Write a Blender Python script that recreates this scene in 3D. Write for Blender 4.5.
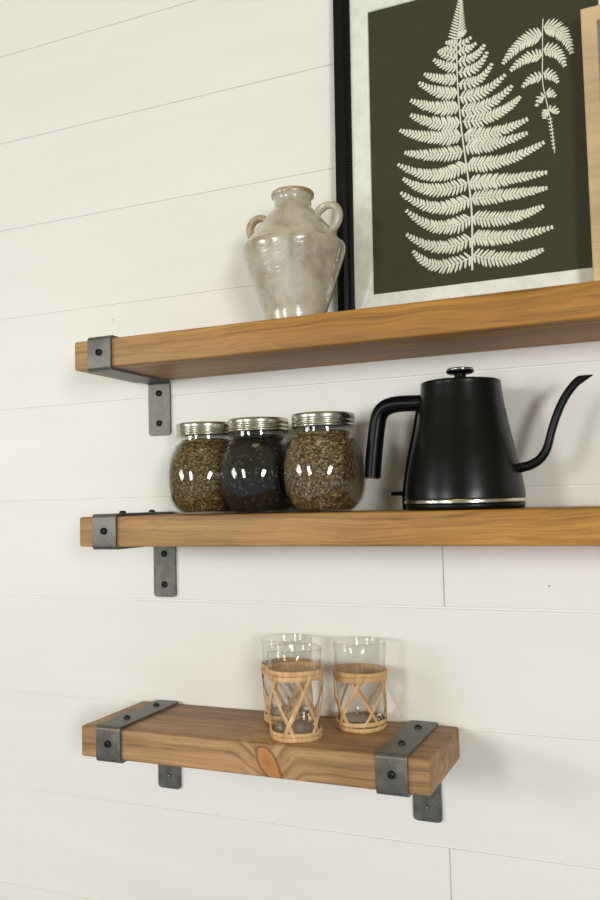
import bpy, bmesh, math, random
from mathutils import Vector, Matrix

# ------------------------------------------------------------------ camera, world, lights, exposure
S = bpy.context.scene
COL = S.collection
for o in list(bpy.data.objects):
    bpy.data.objects.remove(o)
cam_data = bpy.data.cameras.new('camera')
cam_data.sensor_fit = 'VERTICAL'
cam_data.sensor_height = 36.0
cam_data.lens = 843.3 / 900 * 36.0
cam_data.clip_start = 0.02
cam = bpy.data.objects.new('camera', cam_data)
COL.objects.link(cam)
fw, rt, up = Vector((-.3912, .9183, .0601)), Vector((.9191, .3932, -.0246)), Vector((.0462, -.0456, .9979))
cam.matrix_world = Matrix(((rt.x, up.x, -fw.x, .6961), (rt.y, up.y, -fw.y, -1.0292), (rt.z, up.z, -fw.z, .0204), (0, 0, 0, 1)))
S.camera = cam
cam_data.dof.use_dof = True
cam_data.dof.focus_distance = 1.05
cam_data.dof.aperture_fstop = 5.0

world = bpy.data.worlds.new('room_daylight')
S.world = world
world.use_nodes = True
wn = world.node_tree
wbg = wn.nodes['Background']
# pale ceiling and walls above, darker floor below, blending across the horizon
wtc = wn.nodes.new('ShaderNodeTexCoord')
wsx = wn.nodes.new('ShaderNodeSeparateXYZ')
wrp = wn.nodes.new('ShaderNodeValToRGB')
wmr = wn.nodes.new('ShaderNodeMapRange')
wmr.inputs[1].default_value = -1
wn.links.new(wtc.outputs['Generated'], wsx.inputs[0])
wn.links.new(wsx.outputs[2], wmr.inputs[0])
wn.links.new(wmr.outputs[0], wrp.inputs[0])
wrp.color_ramp.elements[0].position = .30
wrp.color_ramp.elements[0].color = (.52, .53, .62, 1)
wrp.color_ramp.elements[1].position = .62
wrp.color_ramp.elements[1].color = (.52, .48, .27, 1)
wn.links.new(wrp.outputs[0], wbg.inputs[0])
wbg.inputs[1].default_value = 0.55


def window_light(name, az, el, dist, w, h, power, color):
    """daylight entering through one of the room's windows behind the camera"""
    d = bpy.data.lights.new(name, 'AREA')
    d.shape = 'RECTANGLE'
    d.size, d.size_y, d.energy, d.color = w, h, power, color
    o = bpy.data.objects.new(name, d)
    COL.objects.link(o)
    a, e = math.radians(az), math.radians(el)
    v = Vector((math.sin(a) * math.cos(e), -math.cos(a) * math.cos(e), math.sin(e)))
    o.location = Vector((.3, 0, 0)) + v * dist
    o.rotation_euler = (-v).to_track_quat('-Z', 'Z').to_euler()
    return o


window_light('window_daylight_left', -47, 5, 3.0, .56, .80, 19.5, (.975, .985, .985))
window_light('window_daylight_centre', -18, 4, 3.0, .42, .80, 21.0, (.975, .985, .985))
window_light('window_daylight_right', 35, 4, 3.0, .42, .80, 36.0, (.975, .985, .985))

warm_fill = bpy.data.lights.new('added_warm_fill', 'AREA')  # unseen overhead light, added to warm the upper part of the wall
warm_fill.shape = 'DISK'
warm_fill.size, warm_fill.energy, warm_fill.color = .6, 2.0, (1.0, .78, .42)
warm_fill_o = bpy.data.objects.new('added_warm_fill', warm_fill)
COL.objects.link(warm_fill_o)
warm_fill_o.location = (.35, -.95, 2.0)
warm_fill_o.rotation_euler = (math.radians(20), 0, 0)

vs = S.view_settings
vs.view_transform = 'Standard'
vs.look = 'None'
vs.exposure = -0.01
vs.gamma = 1.0
vs.use_curve_mapping = False
S.cycles.transparent_max_bounces = 64
S.cycles.max_bounces = 12
S.cycles.glossy_bounces = 6

PI = math.pi
rnd = random.Random(7)


# ------------------------------------------------------------------ object helpers
def link(name, bm, mat, parent=None, smooth=False, angle=None):
    me = bpy.data.meshes.new(name)
    bmesh.ops.recalc_face_normals(bm, faces=bm.faces)
    bm.to_mesh(me)
    bm.free()
    o = bpy.data.objects.new(name, me)
    COL.objects.link(o)
    if mat:
        for m in (mat if isinstance(mat, (list, tuple)) else [mat]):
            me.materials.append(m)
    if smooth:
        for p in me.polygons:
            p.use_smooth = True
        if angle:
            me.set_sharp_from_angle(angle=math.radians(angle))
    if parent:
        o.parent = parent
    return o


def thing(name, label, cat, loc=(0, 0, 0), rz=0, group=None):
    o = bpy.data.objects.new(name, None)
    o.empty_display_size = .02
    COL.objects.link(o)
    o.location = loc
    o.rotation_euler = (0, 0, rz)
    o['label'] = label
    o['category'] = cat
    if group:
        o['group'] = group
    return o


def copy_tree(o, parent=None):
    c = o.copy()
    COL.objects.link(c)
    c.parent = parent
    for ch in list(o.children):
        copy_tree(ch, c)
    return c


def box(bm, a, b, bevel=0, seg=2):
    r = bmesh.ops.create_cube(bm, size=1)
    vs_ = r['verts']
    for v in vs_:
        v.co = Vector([(a[i] + b[i]) / 2 + v.co[i] * (b[i] - a[i]) for i in range(3)])
    if bevel:
        es = list({e for v in vs_ for e in v.link_edges})
        bmesh.ops.bevel(bm, geom=es, offset=bevel, segments=seg, profile=.5, affect='EDGES')
    return bm


def lathe(bm, prof, n=64, cap_bottom=True, cap_top=True, centre=(0, 0, 0)):
    c = Vector(centre)
    rings = []
    for r, z in prof:
        rings.append([bm.verts.new(c + Vector((r * math.cos(2 * PI * i / n), r * math.sin(2 * PI * i / n), z))) for i in range(n)])
    for a, b in zip(rings, rings[1:]):
        for i in range(n):
            bm.faces.new((a[i], a[(i + 1) % n], b[(i + 1) % n], b[i]))
    if cap_bottom:
        bm.faces.new(rings[0][::-1])
    if cap_top:
        bm.faces.new(rings[-1])
    return bm


def smooth_path(pts, sub=8):
    """Catmull-Rom through tuples of any length"""
    P = [tuple(p) for p in pts]
    P = [tuple(2 * a - b for a, b in zip(P[0], P[1]))] + P + [tuple(2 * a - b for a, b in zip(P[-1], P[-2]))]
    out = []
    for i in range(1, len(P) - 2):
        for k in range(sub):
            t = k / sub
            out.append(tuple(.5 * (2 * b + (c - a) * t + (2 * a - 5 * b + 4 * c - d) * t * t + (3 * b - a - 3 * c + d) * t ** 3)
                             for a, b, c, d in zip(P[i - 1], P[i], P[i + 1], P[i + 2])))
    out.append(P[-2])
    return out


def sweep(bm, pts, radii, n=16, sx=1.0, side=None, caps=True):
    """tube along 3D points; section may be elliptic: width*sx along 'side' direction"""
    pts = [Vector(p) for p in pts]
    rings = []
    ref = Vector(side) if side is not None else None
    prev = None
    for i, p in enumerate(pts):
        t = (pts[min(i + 1, len(pts) - 1)] - pts[max(i - 1, 0)]).normalized()
        if ref is not None:
            a = (ref - t * ref.dot(t)).normalized()
        elif prev is None:
            a = t.orthogonal().normalized()
        else:
            a = (prev - t * prev.dot(t)).normalized()
        prev = a
        b = t.cross(a)
        r = radii[i] if isinstance(radii, (list, tuple)) else radii
        rings.append([bm.verts.new(p + a * (r * sx * math.cos(2 * PI * k / n)) + b * (r * math.sin(2 * PI * k / n))) for k in range(n)])
    for a, b in zip(rings, rings[1:]):
        for k in range(n):
            bm.faces.new((a[k], a[(k + 1) % n], b[(k + 1) % n], b[k]))
    if caps:
        bm.faces.new(rings[0][::-1])
        bm.faces.new(rings[-1])
    return bm


# ------------------------------------------------------------------ materials
def lin(c):
    return tuple(((v / 255) / 12.92 if v / 255 <= .04045 else ((v / 255 + .055) / 1.055) ** 2.4) for v in c) + (1,)


class M:
    def __init__(s, name):
        s.m = bpy.data.materials.new(name)
        s.m.use_nodes = True
        s.t = s.m.node_tree
        s.b = s.t.nodes['Principled BSDF']
        s.out = s.t.nodes['Material Output']

    def n(s, kind, **kw):
        nd = s.t.nodes.new(kind)
        for k, v in kw.items():
            setattr(nd, k, v)
        return nd

    def l(s, a, b):
        s.t.links.new(a, b)

    def coords(s, scale=(1, 1, 1), rot=(0, 0, 0), loc=(0, 0, 0)):
        tc = s.n('ShaderNodeTexCoord')
        mp = s.n('ShaderNodeMapping')
        mp.inputs['Scale'].default_value = scale
        mp.inputs['Rotation'].default_value = rot
        mp.inputs['Location'].default_value = loc
        s.l(tc.outputs['Object'], mp.inputs[0])
        return mp.outputs[0]

    def noise(s, vec, scale, detail=4, rough=.55, dist=0):
        nd = s.n('ShaderNodeTexNoise')
        nd.inputs['Scale'].default_value = scale
        nd.inputs['Detail'].default_value = detail
        nd.inputs['Roughness'].default_value = rough
        nd.inputs['Distortion'].default_value = dist
        s.l(vec, nd.inputs['Vector'])
        return nd.outputs[0]

    def ramp(s, fac, stops):
        nd = s.n('ShaderNodeValToRGB')
        e = nd.color_ramp.elements
        while len(e) < len(stops):
            e.new(.5)
        for i, (p, c) in enumerate(stops):
            e[i].position = p
            e[i].color = lin(c) if len(c) == 3 else c
        s.l(fac, nd.inputs[0])
        return nd.outputs[0]

    def mix(s, fac, a, b, mode='MIX'):
        nd = s.n('ShaderNodeMix', data_type='RGBA', blend_type=mode)
        if isinstance(fac, (int, float)):
            nd.inputs[0].default_value = fac
        else:
            s.l(fac, nd.inputs[0])
        for v, i in ((a, 6), (b, 7)):
            if isinstance(v, tuple):
                nd.inputs[i].default_value = v
            else:
                s.l(v, nd.inputs[i])
        return nd.outputs[2]

    def bump(s, h, strength, dist=.001):
        nd = s.n('ShaderNodeBump')
        nd.inputs['Strength'].default_value = strength
        nd.inputs['Distance'].default_value = dist
        s.l(h, nd.inputs['Height'])
        s.l(nd.outputs[0], s.b.inputs['Normal'])

    def set(s, **kw):
        for k, v in kw.items():
            i = s.b.inputs[k.replace('_', ' ')]
            if hasattr(v, 'links'):
                s.l(v, i)
            else:
                i.default_value = v
        return s.m


def mat_paint():
    m = M('white_shiplap_paint')
    v = m.coords((2, 8, 12))
    n1 = m.noise(v, 1.5, 5)
    n2 = m.noise(m.coords((6, 40, 60)), 8, 5)
    col = m.ramp(n1, [(.3, (234, 232, 225)), (.7, (239, 237, 231))])
    m.bump(n2, .10, .0006)
    return m.set(Base_Color=col, Roughness=.48)


def mat_wood(name, light, mid, dark, seed, knot=None, warm=None):
    m = M(name)
    tc = m.n('ShaderNodeTexCoord')
    off = m.n('ShaderNodeVectorMath', operation='ADD')
    off.inputs[1].default_value = (seed * 1.37, seed * .71, seed * .53)
    m.l(tc.outputs['Object'], off.inputs[0])

    def mapped(sc):
        mp = m.n('ShaderNodeMapping')
        mp.inputs['Scale'].default_value = sc
        m.l(off.outputs[0], mp.inputs[0])
        return mp.outputs[0]
    # low frequency warp bends the grain into cathedrals
    big = m.n('ShaderNodeTexNoise')
    big.inputs['Scale'].default_value = 1.0
    big.inputs['Detail'].default_value = 2
    m.l(mapped((4.5, 11, 16)), big.inputs['Vector'])
    warp = m.n('ShaderNodeVectorMath', operation='MULTIPLY_ADD')
    m.l(big.outputs[1], warp.inputs[0])
    warp.inputs[1].default_value = (.02, .035, .030)
    m.l(off.outputs[0], warp.inputs[2])
    vecsrc = warp.outputs[0]
    if knot:
        # grain flows round the knot: push the lookup away from the knot centre
        sub = m.n('ShaderNodeVectorMath', operation='SUBTRACT')
        m.l(tc.outputs['Object'], sub.inputs[0])
        sub.inputs[1].default_value = knot
        rot = m.n('ShaderNodeMapping')
        rot.inputs['Rotation'].default_value = (0, math.radians(-55), 0)
        m.l(sub.outputs[0], rot.inputs[0])
        mp = m.n('ShaderNodeMapping')
        mp.inputs['Scale'].default_value = (38, 12, 74)
        m.l(rot.outputs[0], mp.inputs[0])
        ln = m.n('ShaderNodeVectorMath', operation='LENGTH')
        m.l(mp.outputs[0], ln.inputs[0])
        kd = ln.outputs['Value']
        fall = m.n('ShaderNodeMapRange', interpolation_type='SMOOTHSTEP')
        fall.inputs[1].default_value = 0.2
        fall.inputs[2].default_value = 3.0
        fall.inputs[3].default_value = .022
        fall.inputs[4].default_value = 0.0
        m.l(kd, fall.inputs[0])
        comb = m.n('ShaderNodeCombineXYZ')
        m.l(fall.outputs[0], comb.inputs[2])
        ad = m.n('ShaderNodeVectorMath', operation='ADD')
        m.l(vecsrc, ad.inputs[0])
        m.l(comb.outputs[0], ad.inputs[1])
        vecsrc = ad.outputs[0]

    def mapped2(sc):
        mp = m.n('ShaderNodeMapping')
        mp.inputs['Scale'].default_value = sc
        m.l(vecsrc, mp.inputs[0])
        return mp.outputs[0]
    rings = m.noise(mapped2((2.2, 75, 120)), 1.0, 3, .6, .4)
    fine = m.noise(mapped2((14, 420, 520)), 1.0, 4, .6)
    pores = m.noise(mapped2((40, 900, 1300)), 1.0, 2, .5)
    broad = m.noise(mapped((3.0, 6, 9)), 1.0, 3, .5)
    col = m.ramp(rings, [(.30, dark), (.47, mid), (.68, light)])
    col = m.mix(.33, col, m.ramp(fine, [(.32, dark), (.62, light)]))
    bl = m.ramp(broad, [(.32, (150, 138, 128)), (.65, (255, 250, 245))])
    col = m.mix(.62, col, bl, 'MULTIPLY')
    if warm:
        # tint turns warmer from left to right along the board
        sx = m.n('ShaderNodeSeparateXYZ')
        m.l(tc.outputs['Object'], sx.inputs[0])
        mr = m.n('ShaderNodeMapRange', interpolation_type='SMOOTHSTEP')
        mr.inputs[1].default_value = warm[0]
        mr.inputs[2].default_value = warm[1]
        m.l(sx.outputs[0], mr.inputs[0])
        col = m.mix(mr.outputs[0], col, m.mix(1.0, col, lin(warm[2]), 'MULTIPLY'))
    if knot:
        kn = m.noise(m.coords((60, 60, 140)), 1.0, 3)
        a = m.n('ShaderNodeMath', operation='MULTIPLY_ADD')
        m.l(kn, a.inputs[0])
        a.inputs[1].default_value = .5
        m.l(kd, a.inputs[2])
        kc = m.ramp(a.outputs[0], [(.25, (112, 66, 34)), (.42, (176, 116, 62)), (.95, (188, 130, 76)), (1.12, (120, 76, 42))])
        kf = m.n('ShaderNodeMapRange', interpolation_type='SMOOTHSTEP')
        kf.inputs[1].default_value = 1.0
        kf.inputs[2].default_value = 1.3
        kf.inputs[3].default_value = .92
        kf.inputs[4].default_value = 0
        m.l(a.outputs[0], kf.inputs[0])
        col = m.mix(kf.outputs[0], col, kc)
    m.bump(m.mix(.5, rings, pores), .25, .0008)
    return m.set(Base_Color=col, Roughness=.52, Specular_IOR_Level=.35)


def mat_steel_dark():
    m = M('raw_blackened_steel')
    n1 = m.noise(m.coords((1, 1, 1)), 60, 6, .7)
    n2 = m.noise(m.coords((1, 1, 1), loc=(3, 1, 2)), 300, 3, .6)
    col = m.ramp(n1, [(.3, (84, 82, 76)), (.55, (110, 108, 101)), (.75, (130, 128, 120))])
    m.bump(n2, .12, .0004)
    rg = m.ramp(n1, [(.3, (.35, .35, .35, 1)), (.8, (.55, .55, .55, 1))])
    return m.set(Base_Color=col, Metallic=.55, Roughness=rg)


def mat_plain(name, rgb, rough=.5, metal=0, spec=.5, coat=0):
    m = M(name)
    n1 = m.noise(m.coords(), 90, 3)
    c = lin(rgb)
    c2 = tuple(min(1, v * 1.12) for v in c[:3]) + (1,)
    col = m.ramp(n1, [(.35, c), (.65, c2)])
    return m.set(Base_Color=col, Roughness=rough, Metallic=metal, Specular_IOR_Level=spec, Coat_Weight=coat)


def mat_glass(name, tint=(.99, .995, .99, 1), gloss_rough=0.0, edge=None):
    """clear thin glass: what passes goes straight on, the rest mirrors by Fresnel"""
    m = M(name)
    tr = m.n('ShaderNodeBsdfTransparent')
    tr.inputs[0].default_value = tint
    if edge:
        lw = m.n('ShaderNodeLayerWeight')
        lw.inputs[0].default_value = .35
        col = m.ramp(lw.outputs['Facing'], [(.0, tint), (.62, tint), (1.0, edge)])
        m.l(col, tr.inputs[0])
    gl = m.n('ShaderNodeBsdfGlossy')
    gl.inputs['Roughness'].default_value = gloss_rough
    fr = m.n('ShaderNodeFresnel')
    ge = m.n('ShaderNodeNewGeometry')
    io = m.n('ShaderNodeMapRange')          # same reflectance from either side of the thin pane
    io.inputs[3].default_value = 1.5
    io.inputs[4].default_value = 1 / 1.5
    m.l(ge.outputs['Backfacing'], io.inputs[0])
    m.l(io.outputs[0], fr.inputs[0])
    mx = m.n('ShaderNodeMixShader')
    m.l(fr.outputs[0], mx.inputs[0])
    m.l(tr.outputs[0], mx.inputs[1])
    m.l(gl.outputs[0], mx.inputs[2])
    m.l(mx.outputs[0], m.out.inputs[0])
    m.t.nodes.remove(m.b)
    return m.m


def mat_vase():
    m = M('mottled_cream_glaze')
    n1 = m.noise(m.coords((1, 1, .8)), 26, 6, .62, .5)
    n2 = m.noise(m.coords((1, 1, 1), loc=(5, 2, 1)), 9, 3, .5)
    n3 = m.noise(m.coords((1, 1, 1), loc=(1, 2, 1)), 140, 4, .6)
    col = m.ramp(n1, [(.32, (146, 132, 108)), (.48, (182, 172, 152)), (.7, (206, 199, 182))])
    col = m.mix(m.ramp(n2, [(.45, (0, 0, 0)), (.72, (150, 150, 150))]), col, lin((152, 138, 118)))
    col = m.mix(m.ramp(n3, [(.62, (0, 0, 0)), (.75, (90, 90, 90))]), col, lin((140, 116, 88)))
    m.bump(m.noise(m.coords((1, 1, 2)), 38, 3), .45, .0030)
    return m.set(Base_Color=col, Roughness=.22, Coat_Weight=.5, Coat_Roughness=.06)


def mat_vase_edge():
    m = M('bare_brown_clay')
    n1 = m.noise(m.coords(), 55, 5, .6)
    col = m.ramp(n1, [(.40, (150, 112, 74)), (.52, (172, 152, 124)), (.68, (192, 182, 164))])
    m.bump(n1, .3, .001)
    return m.set(Base_Color=col, Roughness=.35, Coat_Weight=.3, Coat_Roughness=.15)


def mat_tea(name, cols, scale=420):
    m = M(name)
    v = m.coords((1, 1, 1.25))
    nz = m.n('ShaderNodeTexNoise')
    nz.inputs['Scale'].default_value = 160
    m.l(v, nz.inputs['Vector'])
    w = m.n('ShaderNodeVectorMath', operation='MULTIPLY_ADD')
    m.l(nz.outputs[1], w.inputs[0])
    w.inputs[1].default_value = (.006, .006, .006)
    m.l(v, w.inputs[2])
    vo = m.n('ShaderNodeTexVoronoi')
    vo.inputs['Scale'].default_value = scale
    vo.inputs['Randomness'].default_value = 1
    m.l(w.outputs[0], vo.inputs['Vector'])
    sp = m.n('ShaderNodeSeparateColor')
    m.l(vo.outputs['Color'], sp.inputs[0])
    k = len(cols)
    col = m.ramp(sp.outputs[0], [(i / (k - 1) * .96, c) for i, c in enumerate(cols)])
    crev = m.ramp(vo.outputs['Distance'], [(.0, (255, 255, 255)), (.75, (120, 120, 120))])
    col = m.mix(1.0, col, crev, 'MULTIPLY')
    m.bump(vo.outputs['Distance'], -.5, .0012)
    return m.set(Base_Color=col, Roughness=.75, Specular_IOR_Level=.2)


def mat_rattan():
    m = M('honey_rattan')
    n1 = m.noise(m.coords((60, 60, 60)), 1.0, 4, .6)
    n2 = m.noise(m.coords((300, 300, 60)), 1.0, 3, .6)
    col = m.ramp(n1, [(.3, (186, 136, 82)), (.5, (212, 168, 112)), (.72, (232, 200, 152))])
    col = m.mix(.35, col, m.ramp(n2, [(.35, (168, 118, 70)), (.65, (236, 206, 160))]))
    m.bump(n2, .3, .0005)
    return m.set(Base_Color=col, Roughness=.5)


PAINT = mat_paint()
STEEL = mat_steel_dark()
BOLT = mat_plain('black_bolt_steel', (38, 38, 37), .42, .5)
SCREW = mat_plain('bright_zinc', (150, 146, 138), .35, .9)
GLAZE = mat_vase()
CLAY = mat_vase_edge()
CLEAR = mat_glass('clear_glass')
sg = M('solid_glass')
SOLIDGLASS = sg.set(Base_Color=(.96, .97, .96, 1), Roughness=0.0, Transmission_Weight=1.0, IOR=1.5)
TUMBLER = mat_glass('tumbler_glass', (.99, .993, .99, 1), 0, (.72, .75, .74, 1))
JARGLASS = mat_glass('jar_glass', (.985, .99, .985, 1), .0, (.55, .58, .55, 1))
FRAME_BLACK = mat_plain('black_frame_lacquer', (9, 14, 12), .42, 0, .22)
MATBOARD = mat_plain('off_white_mat_board', (236, 235, 228), .8, 0, .2)
PRINT = mat_plain('black_green_print_paper', (54, 53, 41), .7, 0, .2)
FERN = mat_plain('pale_fern_print_ink', (232, 230, 214), .75, 0, .2)
KBLACK = mat_plain('matt_black_kettle', (6, 10, 9), .30, 0, .28)
KSATIN = mat_plain('satin_black_plastic', (6, 9, 8), .34, 0, .2)
CHROME = mat_plain('brushed_steel_ring', (205, 200, 190), .2, 1.0)
LIDMETAL = mat_plain('tin_lid_metal', (186, 182, 172), .24, 1.0)
RATTAN = mat_rattan()
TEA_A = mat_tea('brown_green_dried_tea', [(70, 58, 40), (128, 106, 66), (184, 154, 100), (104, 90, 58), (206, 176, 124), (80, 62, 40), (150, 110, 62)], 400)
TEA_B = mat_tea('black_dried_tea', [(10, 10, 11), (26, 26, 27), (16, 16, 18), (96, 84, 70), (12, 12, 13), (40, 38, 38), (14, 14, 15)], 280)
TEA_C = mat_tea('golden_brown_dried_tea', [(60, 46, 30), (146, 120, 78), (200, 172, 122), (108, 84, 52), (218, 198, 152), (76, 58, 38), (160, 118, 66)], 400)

# ------------------------------------------------------------------ shiplap wall
U = .1435                       # plank pitch
G0 = .746                       # height of the groove that crosses the top of the picture
wall = bpy.data.objects.new('wall_back', None)
COL.objects.link(wall)
wall['kind'] = 'structure'
wall['label'] = 'white painted shiplap wall with thin horizontal joints'
bk = link('wall_backing', box(bmesh.new(), (-1.3, .0026, G0 - 12 * U), (1.7, .03, G0 + 5 * U)), PAINT, wall)
gap = .0024
shift = {0: -.0011, 1: -.0011, 2: .0004, 3: .0012, 4: .0011, 5: .0012, 6: 0, 7: -.0009, 8: -.0003, 9: -.0006}
joints = {5: .4450, 8: .4410, 2: -.62, 0: 1.05, 10: .95, -2: .2}
wr = random.Random(3)
for k in range(-5, 12):         # plank between groove k and k+1
    zt = G0 - k * U + shift.get(k, 0) - gap / 2
    zb = G0 - (k + 1) * U + shift.get(k + 1, 0) + gap / 2
    xs = [-1.3] + ([joints[k]] if k in joints else []) + [1.7]
    for a, b in zip(xs, xs[1:]):
        jt = .0007
        yo = wr.uniform(0, .0005)
        bm = box(bmesh.new(), (a + (jt if a > -1.3 else 0), yo, zb), (b - (jt if b < 1.7 else 0), .0028, zt), .0005, 1)
        link('plank', bm, PAINT, wall)
NAIL = mat_plain('filled_nail_spot', (176, 160, 130), .8)
for x, z, r in ((.5704, -.0864, .0013), (-.0381, .2943, .0011)):
    bm = bmesh.new()
    lathe(bm, [(r, 0), (r, .0004), (r * .6, .0008)], 10)
    bmesh.ops.rotate(bm, verts=bm.verts, matrix=Matrix.Rotation(PI / 2, 3, 'X'))
    bmesh.ops.translate(bm, verts=bm.verts, vec=(x, .0004, z))
    link('nail_head', bm, NAIL, wall)

# ------------------------------------------------------------------ shelves
D, T, BT, BW, BP = .1399, .0381, .0035, .0354, .0783


def strap_mesh(top_end_y=-.001):
    """steel strip: along the top of the board, down its face, back underneath, down the wall"""
    h = BT / 2
    corners = [(-.0015, h), (-D - h, h), (-D - h, -T - h), (-h, -T - h), (-h, -T - BP)]
    ri = .0036
    path = []
    for i, c in enumerate(corners):
        c = Vector((c[0], c[1]))
        if 0 < i < len(corners) - 1:
            a = (Vector(corners[i - 1]) - c).normalized()
            b = (Vector(corners[i + 1]) - c).normalized()
            cen = c + (a + b) * ri
            for k in range(7):
                t = k / 6 * PI / 2
                path.append(cen - b * ri * math.cos(t) - a * ri * math.sin(t))
        elif i == 0:
            a = (Vector(corners[1]) - c).normalized()
            for q in range(5):
                path.append(c + a * (.005 * q / 4) ** 1)
        else:
            a = (Vector(corners[i - 1]) - c).normalized()
            for q in range(4, -1, -1):
                path.append(c + a * (.005 * q / 4))
    total = len(path)
    bm = bmesh.new()
    rows = []
    for i, p in enumerate(path):
        t = (path[min(i + 1, total - 1)] - path[max(i - 1, 0)]).normalized()
        n = Vector((t.y, -t.x)) * h
        inset = 0
        e = (p - path[0]).length if i < 6 else (p - path[-1]).length
        rc = .005
        if (i < 6 or i > total - 7) and e < rc:
            inset = rc - math.sqrt(max(0, rc * rc - (rc - e) ** 2))
        row = []
        for s in (1, -1):
            for x in (inset, BW - inset):
                q = p + n * s
                row.append(bm.verts.new((x, q.x, q.y)))
        rows.append(row)
    for a, b in zip(rows, rows[1:]):
        for i, j in ((0, 1), (1, 3), (3, 2), (2, 0)):
            bm.faces.new((a[i], a[j], b[j], b[i]))
    for r in (rows[0], rows[-1]):
        bm.faces.new((r[0], r[1], r[3], r[2]))
    return bm


def bolt_mesh(r=.0046):
    bm = bmesh.new()
    lathe(bm, [(r, 0), (r, .0008), (r * .93, .0020), (r * .72, .0030), (r * .5, .0034)], 20, cap_top=False)
    bm.verts.ensure_lookup_table()
    ring = bm.verts[-20:]
    lo = [bm.verts.new((v.co.x * .95, v.co.y * .95, .0014)) for v in ring]
    for i in range(20):
        bm.faces.new((ring[i], ring[(i + 1) % 20], lo[(i + 1) % 20], lo[i]))
    bm.faces.new(lo)
    return bm


BOLT_ME = None


def shelf(name_label, x0, z, length, brackets, wood, screw_low=False):
    t = thing('wall_shelf', name_label, 'shelf', (x0, 0, z), 0, 'plank shelves in steel brackets')
    bm = box(bmesh.new(), (0, -D, -T), (length, -.0002, 0), .0030, 3)
    link('board', bm, wood, t, True, 40)
    global BOLT_ME
    for bx in brackets:
        br = link('bracket', strap_mesh(), STEEL, t, True, 25)
        br.location = (bx, 0, 0)
        cx = BW / 2
        spots = [((cx, -D - BT, -T / 2 + .001), 'f'), ((cx, -.1022, BT), 't'), ((cx, -.033, BT), 't'),
                 ((cx, -BT, -T - .0178), 'f'), ((cx, -BT, -T - .0608), 's' if screw_low else 'f')]
        for loc, kind in spots:
            if BOLT_ME is None:
                b = link('bolt', bolt_mesh(), BOLT, br, True, 35)
                BOLT_ME = b.data
            elif kind == 's':
                b = link('screw', bolt_mesh(.0030), SCREW, br, True, 35)
            else:
                b = bpy.data.objects.new('bolt', BOLT_ME)
                COL.objects.link(b)
                b.parent = br
            b.location = loc
            if kind != 't':
                b.rotation_euler = (PI / 2, 0, 0)
    return t


Z1, Z2, Z3 = .2347, .0063, -.2573
WOOD1 = mat_wood('stained_pine_top', (214, 170, 112), (184, 144, 92), (124, 96, 62), 1.0, None, (.02, .42, (255, 236, 172)))
WOOD2 = mat_wood('stained_pine_middle', (212, 168, 108), (182, 140, 86), (116, 88, 56), 4.2, None, (.2, .6, (255, 238, 180)))
WOOD3 = mat_wood('stained_pine_bottom', (206, 164, 118), (172, 132, 90), (110, 84, 58), 7.7, (.2625, -.150, -.0215))
shelf('long top shelf of brown stained pine carrying the vase and the picture frames', 0, Z1, .93, (.0240, .87), WOOD1)
shelf('long middle shelf of brown stained pine carrying the tea jars and kettle', .0055, Z2, .93, (.0234, .87), WOOD2)
shelf('short bottom shelf of brown pine with a knot, carrying the rattan glasses', .0057, Z3, .4525, (.0259, .3927), WOOD3, True)

# ------------------------------------------------------------------ vase
va = thing('vase', 'mottled cream glazed two-handled vase on the top shelf beside the black frame', 'vase', (.2918, -.0835, Z1), math.radians(-4))
prof = [(.0350, 0), (.0362, .0015), (.0372, .006), (.0392, .0175), (.0445, .0325), (.0506, .0500), (.0560, .0672), (.0610, .0830), (.0633, .0905),
        (.0640, .0950), (.0632, .0990), (.0606, .1015), (.0588, .1030), (.0565, .1065), (.0522, .1125), (.0470, .1195), (.0395, .1285), (.0325, .1375), (.0270, .1440), (.0238, .1475), (.0231, .1515),
        (.0230, .1565), (.0240, .1600), (.0262, .1632), (.0262, .1660), (.0250, .1678), (.0228, .1672), (.0212, .1640), (.0200, .1560), (.0200, .147), (.028, .139), (.042, .121), (.050, .10), (.03, .01), (.005, .008)]
pp = smooth_path(prof[:26], 4) + prof[26:]
vb = link('vase_body', lathe(bmesh.new(), pp, 96), [GLAZE], va, True)
rim = smooth_path([(.0262, .1622), (.0267, .1645), (.0264, .1666), (.0250, .1682), (.0226, .1674)], 4)
link('vase_rim', lathe(bmesh.new(), rim, 64, False, False), CLAY, va, True)
hp = [(.0310, 0, .1345), (.0385, 0, .1408), (.0460, 0, .1438), (.0535, 0, .1430), (.0598, 0, .1383), (.0622, 0, .1305), (.0604, 0, .1225), (.0555, 0, .1150), (.0490, 0, .1105)]
for s in (1, -1):
    bm = sweep(bmesh.new(), smooth_path([(x * s, y, z) for x, y, z in hp], 6), .0046, 14, 1.35, (0, 1, 0))
    link('handle', bm, CLAY if s < 0 else GLAZE, va, True)

# ------------------------------------------------------------------ fern picture (leans on the wall)
fr = thing('picture_frame', 'black beaded frame with white pressed fern print leaning on the top shelf', 'picture', (0, -.0285, Z1))
TILT = math.atan2(.013, .42)
fr.rotation_euler = (-TILT, 0, 0)
FX0, FX1, FH, RW = .3270, .7010, .4680, .0212


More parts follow.
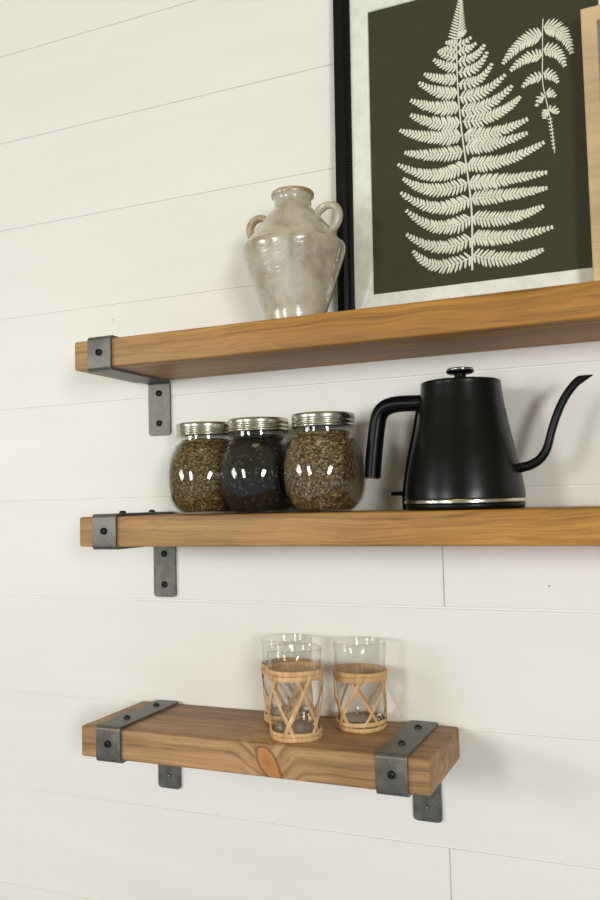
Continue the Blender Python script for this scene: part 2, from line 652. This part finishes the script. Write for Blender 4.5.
def moulding(x0, x1, z0, z1, w, depth, y0, lip=.004, flat=False):
    """four mitred rails as four meshes, front at y0, back at y0+depth"""
    sec = [(0, 0.0), (0, depth), (w, depth), (w, lip), (w - .0035, .0015), (w - .006, .0026), (w * .45, -.0008), (w * .2, 0.0)]
    if flat:
        sec = [(0, .001), (0, depth), (w, depth), (w, .001), (w - .001, 0), (.001, 0)]
    out = []
    cs = [(x0, z0), (x1, z0), (x1, z1), (x0, z1)]
    inn = [(1, 1), (-1, 1), (-1, -1), (1, -1)]
    for i in range(4):
        j = (i + 1) % 4
        bm = bmesh.new()
        ra = [bm.verts.new((cs[i][0] + inn[i][0] * u, y0 + d, cs[i][1] + inn[i][1] * u)) for u, d in sec]
        rb = [bm.verts.new((cs[j][0] + inn[j][0] * u, y0 + d, cs[j][1] + inn[j][1] * u)) for u, d in sec]
        n = len(sec)
        for k in range(n):
            bm.faces.new((ra[k], ra[(k + 1) % n], rb[(k + 1) % n], rb[k]))
        bm.faces.new(ra[::-1])
        bm.faces.new(rb)
        out.append(bm)
    return out


for bm in moulding(FX0, FX1, 0, FH, RW, .014, 0):
    link('frame_rail', bm, FRAME_BLACK, fr)
# beading round the inner edge
bm = bmesh.new()
ins = RW - .0048
loop = [(FX0 + ins, ins), (FX1 - ins, ins), (FX1 - ins, FH - ins), (FX0 + ins, FH - ins)]
for i in range(4):
    a, b = Vector(loop[i]), Vector(loop[(i + 1) % 4])
    n = int((b - a).length / .0042)
    for k in range(n):
        p = a.lerp(b, k / n)
        r = bmesh.ops.create_icosphere(bm, subdivisions=1, radius=.0020)
        bmesh.ops.translate(bm, verts=r['verts'], vec=(p.x, .0008, p.y))
bead = link('beading', bm, FRAME_BLACK, fr, True)
bead['kind'] = 'stuff'
PX0, PX1, PZ0, PZ1 = .3730, .6550, .0445, .4205
bm = bmesh.new()
# mat board with a window cut in it (bevelled core)
o_, i_ = (FX0 + .012, .010, FX1 - .012, FH - .010), (PX0, PZ0, PX1, PZ1)


def rect(bm, r, y):
    return [bm.verts.new((r[0], y, r[1])), bm.verts.new((r[2], y, r[1])), bm.verts.new((r[2], y, r[3])), bm.verts.new((r[0], y, r[3]))]


A = rect(bm, o_, .0060)
B = rect(bm, (PX0 - .0007, PZ0 - .0007, PX1 + .0007, PZ1 + .0007), .0060)
C_ = rect(bm, i_, .0074)
E_ = rect(bm, o_, .0074)
for q, w in ((A, B), (B, C_), (C_, E_), (E_, A)):
    for i in range(4):
        bm.faces.new((q[i], q[(i + 1) % 4], w[(i + 1) % 4], w[i]))
link('mat_board', bm, MATBOARD, fr)
pr = link('print', box(bmesh.new(), (FX0 + .015, .0075, .013), (FX1 - .015, .0082, FH - .013)), PRINT, fr)
link('backing_board', box(bmesh.new(), (FX0 + .008, .0085, .008), (FX1 - .008, .0125, FH - .008)), mat_plain('brown_backing_board', (120, 96, 70), .8), fr)
link('glass', box(bmesh.new(), (FX0 + .014, .0042, .012), (FX1 - .014, .0056, FH - .012)), CLEAR, fr)

STEM= [(0.4948, 0.4079), (0.4922, 0.3769), (0.4879, 0.3476), (0.4875, 0.2933), (0.4905, 0.2389), (0.4958, 0.1847), (0.4999, 0.1313), (0.4983, 0.0594)]
LEFT= [((0.4879, 0.3506), (0.481, 0.3529), (0.474, 0.3547)), ((0.4877, 0.3416), (0.4773, 0.3453), (0.4679, 0.3464)), ((0.4874, 0.3307), (0.4747, 0.3374), (0.4643, 0.3461)), ((0.4876, 0.3186), (0.4726, 0.3246), (0.4581, 0.3366)), ((0.4872, 0.3042), (0.4663, 0.309), (0.4452, 0.3206)), ((0.4873, 0.2862), (0.4629, 0.2928), (0.4377, 0.3107)), ((0.4885, 0.2679), (0.4594, 0.273), (0.4269, 0.2898)), ((0.4891, 0.2475), (0.4589, 0.2526), (0.4265, 0.2703)), ((0.4903, 0.2306), (0.4525, 0.2358), (0.4115, 0.2532)), ((0.492, 0.2101), (0.4549, 0.2125), (0.4175, 0.2227)), ((0.4949, 0.1936), (0.4542, 0.1863), (0.408, 0.2093)), ((0.4965, 0.1699), (0.4537, 0.1673), (0.4149, 0.1892)), ((0.4982, 0.1491), (0.456, 0.1444), (0.4108, 0.1718)), ((0.4986, 0.1257), (0.4583, 0.1192), (0.4175, 0.1477)), ((0.499, 0.0996), (0.4576, 0.0941), (0.4174, 0.1166)), ((0.4988, 0.0765), (0.457, 0.0701), (0.4252, 0.094))]
RIGHT= [((0.4888, 0.3595), (0.494, 0.3606), (0.4999, 0.3639)), ((0.4885, 0.3486), (0.4972, 0.3489), (0.5066, 0.3544)), ((0.4882, 0.3384), (0.5004, 0.3397), (0.512, 0.3446)), ((0.4878, 0.3264), (0.5075, 0.3277), (0.5221, 0.3403)), ((0.488, 0.3125), (0.5099, 0.3133), (0.5252, 0.3306)), ((0.4882, 0.298), (0.5123, 0.2967), (0.5304, 0.3145)), ((0.4888, 0.2798), (0.5175, 0.2806), (0.546, 0.2966)), ((0.4901, 0.2628), (0.5225, 0.2629), (0.5537, 0.2807)), ((0.492, 0.2481), (0.5305, 0.2483), (0.5625, 0.2647)), ((0.4932, 0.2312), (0.5298, 0.2262), (0.5702, 0.2353)), ((0.4944, 0.2156), (0.5293, 0.2122), (0.5696, 0.2181)), ((0.4961, 0.1934), (0.5397, 0.1893), (0.5883, 0.2029)), ((0.4977, 0.1697), (0.5389, 0.1652), (0.5901, 0.1657)), ((0.4993, 0.1489), (0.5437, 0.146), (0.5894, 0.1466)), ((0.4997, 0.1256), (0.5428, 0.1175), (0.5844, 0.1255)), ((0.4996, 0.1007), (0.542, 0.0943), (0.5945, 0.0987)), ((0.4989, 0.0788), (0.5411, 0.0678), (0.582, 0.0732))]
STEM2= [(0.5923, 0.3556), (0.5911, 0.3395), (0.5903, 0.3164), (0.5889, 0.2791), (0.591, 0.2613), (0.594, 0.2434), (0.5969, 0.2217), (0.5994, 0.1871)]
SPRIG= [((0.591, 0.336), (0.5664, 0.3311), (0.5431, 0.3102)), ((0.5919, 0.3452), (0.6122, 0.333), (0.6232, 0.3043)), ((0.5901, 0.3095), (0.5712, 0.3106), (0.5521, 0.2993)), ((0.5909, 0.3174), (0.6061, 0.3097), (0.6148, 0.2903)), ((0.5891, 0.2831), (0.5767, 0.2836), (0.5656, 0.2757)), ((0.5898, 0.2876), (0.5997, 0.2824), (0.6062, 0.2722)), ((0.5909, 0.2585), (0.5855, 0.2568), (0.5803, 0.2481)), ((0.5921, 0.2628), (0.5973, 0.2611), (0.603, 0.2558)), ((0.5935, 0.2418), (0.5912, 0.2383), (0.5893, 0.2313)), ((0.5945, 0.2405), (0.5998, 0.2405), (0.6053, 0.2347))]



def bez(a, b, c, t):
    return ((1 - t) ** 2 * a[0] + 2 * t * (1 - t) * b[0] + t * t * c[0], (1 - t) ** 2 * a[1] + 2 * t * (1 - t) * b[1] + t * t * c[1])


def leaf(bm, base, ang, ln, wd, y):
    c, s = math.cos(ang), math.sin(ang)
    vs_ = []
    for u, w in ((0, .35), (.3, .5), (.65, .46), (.9, .25), (1, 0), (.9, -.25), (.65, -.46), (.3, -.5), (0, -.35)):
        vs_.append(bm.verts.new((base[0] + c * u * ln - s * w * wd, y, base[1] + s * u * ln + c * w * wd)))
    bm.faces.new(vs_)


def strip(bm, pts, w0, w1, y):
    prev = None
    n = len(pts)
    for i, p in enumerate(pts):
        q = pts[min(i + 1, n - 1)]
        r = pts[max(i - 1, 0)]
        dx, dz = q[0] - r[0], q[1] - r[1]
        L_ = math.hypot(dx, dz) or 1
        w = (w0 + (w1 - w0) * i / (n - 1)) / 2
        cur = (bm.verts.new((p[0] - dz / L_ * w, y, p[1] + dx / L_ * w)), bm.verts.new((p[0] + dz / L_ * w, y, p[1] - dx / L_ * w)))
        if prev:
            bm.faces.new((prev[0], prev[1], cur[1], cur[0]))
        prev = cur


def pinna(bm, a, m, t, y, maxl, pitch=.0040):
    ctrl = (2 * m[0] - (a[0] + t[0]) / 2, 2 * m[1] - (a[1] + t[1]) / 2)
    L_ = math.hypot(t[0] - a[0], t[1] - a[1])
    n = max(4, int(L_ / pitch))
    pts = [bez(a, ctrl, t, i / 14) for i in range(15)]
    strip(bm, pts, .0016, .0005, y)
    for i in range(n):
        u = (i + .5) / n
        p = bez(a, ctrl, t, u)
        q = bez(a, ctrl, t, min(1, u + .05))
        ang = math.atan2(q[1] - p[1], q[0] - p[0])
        env = min(1, .75 + u * 1.6) * (1 - u) ** .55 + .14
        ln = maxl * env * rnd.uniform(.9, 1.08)
        for s in (1, -1):
            leaf(bm, p, ang + s * math.radians(64 - 18 * u) + rnd.uniform(-.08, .08), ln, pitch * .74, y - .00001 * (i % 3) - (.00003 if s > 0 else 0))


bm = bmesh.new()
yf = .00745
strip(bm, smooth_path(STEM, 5), .0012, .0024, yf - .00012)
for a, m_, t_ in LEFT + RIGHT:
    L_ = math.hypot(t_[0] - a[0], t_[1] - a[1])
    pinna(bm, a, m_, t_, yf, min(.0118, .0046 + L_ * .105))
# the narrow tip above the last traced fronds
for i in range(15):
    z = .3560 + i * .0036
    xx = .4888 + (z - .3560) * .11
    k = 1 - i / 15
    for s in (1, -1):
        leaf(bm, (xx, z), math.radians(90 - s * (62 - 22 * (1 - k))), 0.0032 + .0105 * k, .0023, yf - .00002 * (i % 3))
fern = link('fern_print', bm, FERN, fr)
bm = bmesh.new()
strip(bm, smooth_path(STEM2, 5), .0012, .0010, yf - .00012)
for a, m_, t_ in SPRIG:
    L_ = math.hypot(t_[0] - a[0], t_[1] - a[1])
    pinna(bm, a, m_, t_, yf, min(.0120, .0050 + L_ * .13), .0034)
for i in range(9):
    z = .2290 - i * .0045
    xx = .5955 + (.229 - z) * .09
    for s in (1, -1):
        leaf(bm, (xx, z), math.radians(90 - s * 55), .0034 - i * .0001, .0016, yf)
link('sprig_print', bm, FERN, fr)

# ------------------------------------------------------------------ pale wooden frame, in front of the black one
PINE = mat_wood('pale_pine', (226, 202, 164), (218, 192, 150), (204, 176, 134), 2.3)
f2 = thing('picture_frame', 'pale natural wood frame leaning on the top shelf in front of the fern picture', 'picture', (.6382, -.0560, Z1), 0)
f2.rotation_euler = (-math.radians(3.3), math.radians(-.3), 0)
F2W, F2H, F2R = .2450, .3420, .0172
for bm in moulding(0, F2W, 0, F2H, F2R, .016, 0, .003, True):
    link('frame_rail', bm, PINE, f2)
link('print', box(bmesh.new(), (.010, .008, .010), (F2W - .010, .009, F2H - .010)), mat_plain('blue_grey_paper', (150, 155, 158), .8), f2)
link('backing_board', box(bmesh.new(), (.006, .0095, .006), (F2W - .006, .014, F2H - .006)), mat_plain('brown_board', (120, 96, 70), .8), f2)
link('glass', box(bmesh.new(), (.012, .0045, .012), (F2W - .012, .006, F2H - .012)), CLEAR, f2)

# ------------------------------------------------------------------ tea jars
JP = [(.0230, 0), (.0300, .0010), (.0360, .0045), (.0440, .0130), (.0505, .0265), (.0530, .0420), (.0528, .0560), (.0500, .0700), (.0455, .0810), (.0400, .0890), (.0352, .0930), (.0342, .0950), (.0342, .1030)]
FACET = .0410


def clampx(bm, lim):
    for v in bm.verts:
        if abs(v.co.x) > lim:
            v.co.x = math.copysign(lim + (abs(v.co.x) - lim) * .06, v.co.x)


def tea_jar(label, loc, rz, tea):
    t = thing('tea_jar', label, 'jar', loc, rz, 'round glass tea jars')
    bm = lathe(bmesh.new(), smooth_path(JP, 5), 96, True, False)
    clampx(bm, FACET)
    g = link('glass_body', bm, JARGLASS, t, True)
    md = g.modifiers.new('wall', 'SOLIDIFY')
    md.thickness = .0018
    md.offset = -1
    bm = bmesh.new()
    cp = [(max(.001, r - .0028), max(.0032, z)) for r, z in JP[1:-3]] + [(.0315, .0930), (.0312, .0965), (.020, .0985), (.002, .0990)]
    lathe(bm, smooth_path(cp, 5), 128)
    clampx(bm, FACET - .0026)
    jr = random.Random(int(loc[0] * 1000))
    for v in bm.verts:
        d = jr.uniform(-.0006, .0003)
        v.co += v.co.normalized() * d
    link('dried_tea', bm, tea, t, True)
    lid = [(.0362, .1015), (.0378, .1015), (.0388, .1025), (.0388, .1040), (.0378, .1052), (.0376, .1060), (.0384, .1072), (.0386, .1085), (.0378, .1098),
           (.0376, .1106), (.0383, .1120), (.0384, .1165), (.0378, .1180), (.0355, .1186), (.0340, .1180), (.0300, .1177), (.001, .1177)]
    bm = lathe(bmesh.new(), lid, 96)
    link('screw_lid', bm, LIDMETAL, t, True, 50)
    return t


tea_jar('leftmost round glass jar, of brown-green dried tea under a tin lid', (.1475, -.0570, Z2), math.radians(4), TEA_A)
tea_jar('middle round glass jar, of nearly black dried tea under a tin lid', (.2303, -.0690, Z2), math.radians(2), TEA_B)
tea_jar('round glass jar of golden-brown dried tea nearest the kettle', (.3225, -.0780, Z2), math.radians(-3), TEA_C)

# ------------------------------------------------------------------ kettle
ke = thing('gooseneck_kettle', 'matt black gooseneck kettle with steel ring standing on the middle shelf', 'kettle', (.4900, -.0705, Z2))
link('kettle_base', lathe(bmesh.new(), [(.0630, 0), (.0655, .0006), (.0668, .0020), (.0672, .0060), (.0664, .0072)], 96), KSATIN, ke, True, 40)
link('steel_ring', lathe(bmesh.new(), [(.0670, .0072), (.0684, .0078), (.0686, .0100), (.0682, .0114), (.0670, .0118)], 96), CHROME, ke, True, 60)
kb = smooth_path([(.0674, .0118), (.0676, .0135), (.0670, .0217), (.0644, .0389), (.0612, .0560), (.0573, .0732), (.0534, .0904), (.0502, .1077), (.0475, .1230), (.0457, .1385), (.0454, .1435)], 6) + \
    [(.0450, .1450), (.0440, .1455), (.0432, .1450), (.0432, .1420), (.0405, .1418)]
link('kettle_body', lathe(bmesh.new(), kb, 128), KBLACK, ke, True, 60)
link('lid', lathe(bmesh.new(), [(.0400, .1416), (.0422, .1425), (.0426, .1440), (.0415, .1450), (.0200, .1462), (.0080, .1466)], 96), KBLACK, ke, True, 50)
kn = link('lid_knob', lathe(bmesh.new(), [(.0085, .1464), (.0070, .1500), (.0066, .1535), (.0066, .1545), (.0130, .1552), (.0152, .1560), (.0160, .1575), (.0157, .1590)], 64), KSATIN, ke, True, 50)
link('knob_rim', lathe(bmesh.new(), [(.0157, .1588), (.0160, .1595), (.0154, .1608), (.0136, .1614), (.0080, .1612), (.001, .1610)], 64), CHROME, kn, True, 60)
hpts = [(-.0440, 0, .1248), (-.0560, 0, .1250), (-.0700, 0, .1254), (-.0830, 0, .1243), (-.0925, 0, .1205), (-.0985, 0, .1130), (-.1015, 0, .1010), (-.1048, 0, .0790), (-.1075, 0, .0580), (-.1092, 0, .0400)]
hs = smooth_path(hpts, 7)
hr = [.0094 + .0004 * min(1, i / 20) for i in range(len(hs))]
h_ = link('handle', sweep(bmesh.new(), hs, hr, 24, 1.15, (0, 1, 0)), KSATIN, ke, True, 50)
ecap = [Vector(hs[-1]) + (Vector(hs[-1]) - Vector(hs[-3])).normalized() * d for d in (0, .0018)]
link('handle_cap', sweep(bmesh.new(), ecap, [.0099, .0092], 24, 1.15, (0, 1, 0)), CHROME, h_, True, 50)
# rib down the back of the body
rib_in = [(-.0465, .1330), (-.0470, .1260), (-.0492, .1150), (-.0525, .1000), (-.0570, .0800), (-.0618, .0600), (-.0655, .0400), (-.0683, .0220), (-.0690, .0080), (-.0685, .0010)]
bm = bmesh.new()
sp = smooth_path([(x - .0002, 0, z) for x, z in rib_in], 5)
sweep(bm, sp, .0034, 16, 3.0, (0, 1, 0))
link('rear_rib', bm, KSATIN, ke, True, 50)
bm = bmesh.new()
sweep(bm, [(-.0660, .018, .0195), (-.0700, .020, .0200), (-.0930, .024, .0200), (-.0938, .024, .0200)], [.0024, .0026, .0026, .0019], 12)
link('switch_lever', bm, KSATIN, ke, True, 50)
spts = [(.0560, .0450), (.0650, .0450), (.0765, .0482), (.0865, .0550), (.0935, .0664), (.0990, .0849), (.1062, .1043), (.1145, .1205), (.1250, .1338), (.1322, .1392)]
ss = smooth_path([(x, 0, z) for x, z in spts], 8)
n = len(ss)
sr = [.0058 - .0012 * min(1, i / (n * .5)) for i in range(n)]
bm = sweep(bmesh.new(), ss, sr, 20)
# mouth cut level, so the underside runs out to a point
bm.verts.ensure_lookup_table()
tz = (Vector(ss[-1]) - Vector(ss[-4])).normalized()
for v in bm.verts[-20:]:
    v.co += tz * ((ss[-1][2] + .0030 - v.co.z) / tz.z)
link('spout', bm, KBLACK, ke, True, 60)
link('spout_collar', sweep(bmesh.new(), [(.0570, 0, .0462), (.0612, 0, .0458), (.0622, 0, .0457)], [.0062, .0064, .0052], 20), KBLACK, ke, True, 50)

# ------------------------------------------------------------------ rattan glasses


def tumbler(label, loc, rz, seed, H=.1030, bt=.0705):
    t = thing('drinking_glass', label, 'glass', loc, rz, 'rattan wrapped glasses')
    rb, rt_ = .0280, .0324
    prof_ = [(.0010, .0022), (rb - .002, .0022), (rb, .0040), (rb + (rt_ - rb) * .5, H * .5), (rt_ - .0003, H - .0008), (rt_ - .0008, H), (rt_ - .0015, H - .0008),
             (rb + (rt_ - rb) * .5 - .0014, H * .5), (rb - .0016, .0140), (rb - .0030, .0112), (.0010, .0105)]
    pr_ = [(rb - .002, .0022), (rb, .0040)] + [(rb + (rt_ - rb) * k / 8, .004 + (H - .0048) * k / 8) for k in range(1, 9)] + [(rt_ - .0006, H), (rt_ - .0012, H - .0004)] + \
        [(rb + (rt_ - rb) * k / 8 - .0014, .004 + (H - .0052) * k / 8) for k in range(8, 0, -1)] + [(rb - .0030, .0112), (.0010, .0105)]
    link('tumbler', lathe(bmesh.new(), pr_, 72, True, True), TUMBLER, t, True, 60)
    bm = sweep(bmesh.new(), [((rt_ - .0008) * math.cos(2 * PI * i / 72), (rt_ - .0008) * math.sin(2 * PI * i / 72), H + .0001) for i in range(73)], .0009, 8, 1, None, False)
    bmesh.ops.remove_doubles(bm, verts=bm.verts, dist=.00002)
    link('rim', bm, SOLIDGLASS, t, True)
    link('glass_base', lathe(bmesh.new(), [(rb - .0040, .0026), (rb - .0020, .0040), (rb - .0016, .0120), (rb - .0040, .0104), (rb - .0140, .0090), (.001, .0086)], 64), SOLIDGLASS, t, True, 60)
    q = random.Random(seed)

    def R(z):
        return rb + (rt_ - rb) * z / H

    def band(name, z0, z1, th, coils):
        bm = bmesh.new()
        for c in range(coils):
            a = z0 + (z1 - z0) * c / coils
            b = z0 + (z1 - z0) * (c + 1) / coils
            m_ = (a + b) / 2
            w = (b - a) / 2
            r0 = R(m_) + .0006
            sec = [(r0, m_ - w * .98), (r0 + th * .7, m_ - w * .85), (r0 + th, m_ - w * .35), (r0 + th, m_ + w * .35), (r0 + th * .7, m_ + w * .85), (r0, m_ + w * .98)]
            n_ = 72
            rings = []
            ph = q.uniform(0, 6)
            for r, z in sec:
                rings.append([bm.verts.new(((r + .00025 * math.sin(5 * a_ + ph)) * math.cos(a_), (r + .00025 * math.sin(5 * a_ + ph)) * math.sin(a_), z + .0006 * math.sin(a_ + ph) + .0003 * math.sin(3 * a_ + ph)))
                              for a_ in [2 * PI * i / n_ for i in range(n_)]])
            k_ = len(sec)
            for i in range(k_):
                A_, B_ = rings[i], rings[(i + 1) % k_]
                for j in range(n_):
                    bm.faces.new((A_[j], A_[(j + 1) % n_], B_[(j + 1) % n_], B_[j]))
        return link(name, bm, RATTAN, t, True, 50)
    band('rattan_band', bt - .0125, bt, .0021, 2)
    band('rattan_band', .0004, .0112, .0019, 2)
    for d in (1, -1):
        for i in range(5):
            th0 = 2 * PI * i / 5 + (0 if d > 0 else math.radians(28)) + q.uniform(-.07, .07)
            span = math.radians(66 + q.uniform(-7, 7)) * d
            w = q.uniform(.0017, .0026)
            pts, sides = [], []
            bm = bmesh.new()
            rows = []
            for k in range(13):
                u = k / 12
                z = bt - .0065 - u * (bt - .0125)
                a_ = th0 + span * u
                r = R(z) + .0008 + (.0005 if d > 0 else .0012)
                c = Vector((r * math.cos(a_), r * math.sin(a_), z))
                tdir = Vector((-math.sin(a_) * r * span, math.cos(a_) * r * span, -(bt - .0125))).normalized()
                nd = Vector((math.cos(a_), math.sin(a_), 0))
                sd = tdir.cross(nd)
                rows.append([bm.verts.new(c + sd * w * cx + nd * .0008 * cy) for cx, cy in ((-1, 0), (-.7, .8), (0, 1.05), (.7, .8), (1, 0), (.7, -.6), (-.7, -.6))])
            for A_, B_ in zip(rows, rows[1:]):
                for j in range(7):
                    bm.faces.new((A_[j], A_[(j + 1) % 7], B_[(j + 1) % 7], B_[j]))
            bm.faces.new(rows[0])
            bm.faces.new(rows[-1][::-1])
            link('rattan_strip', bm, RATTAN, t, True, 60)
    return t


tumbler('front glass tumbler in a rattan sleeve, nearest the edge of the bottom shelf', (.2868, -.1010, Z3), math.radians(10), 5, bt=.0815)
tumbler('glass tumbler in a rattan sleeve half hidden behind the front one', (.2480, -.0360, Z3), math.radians(40), 11, bt=.0735)
tumbler('rightmost glass tumbler in a rattan sleeve, beside the right steel bracket', (.3462, -.0370, Z3), math.radians(-25), 17)
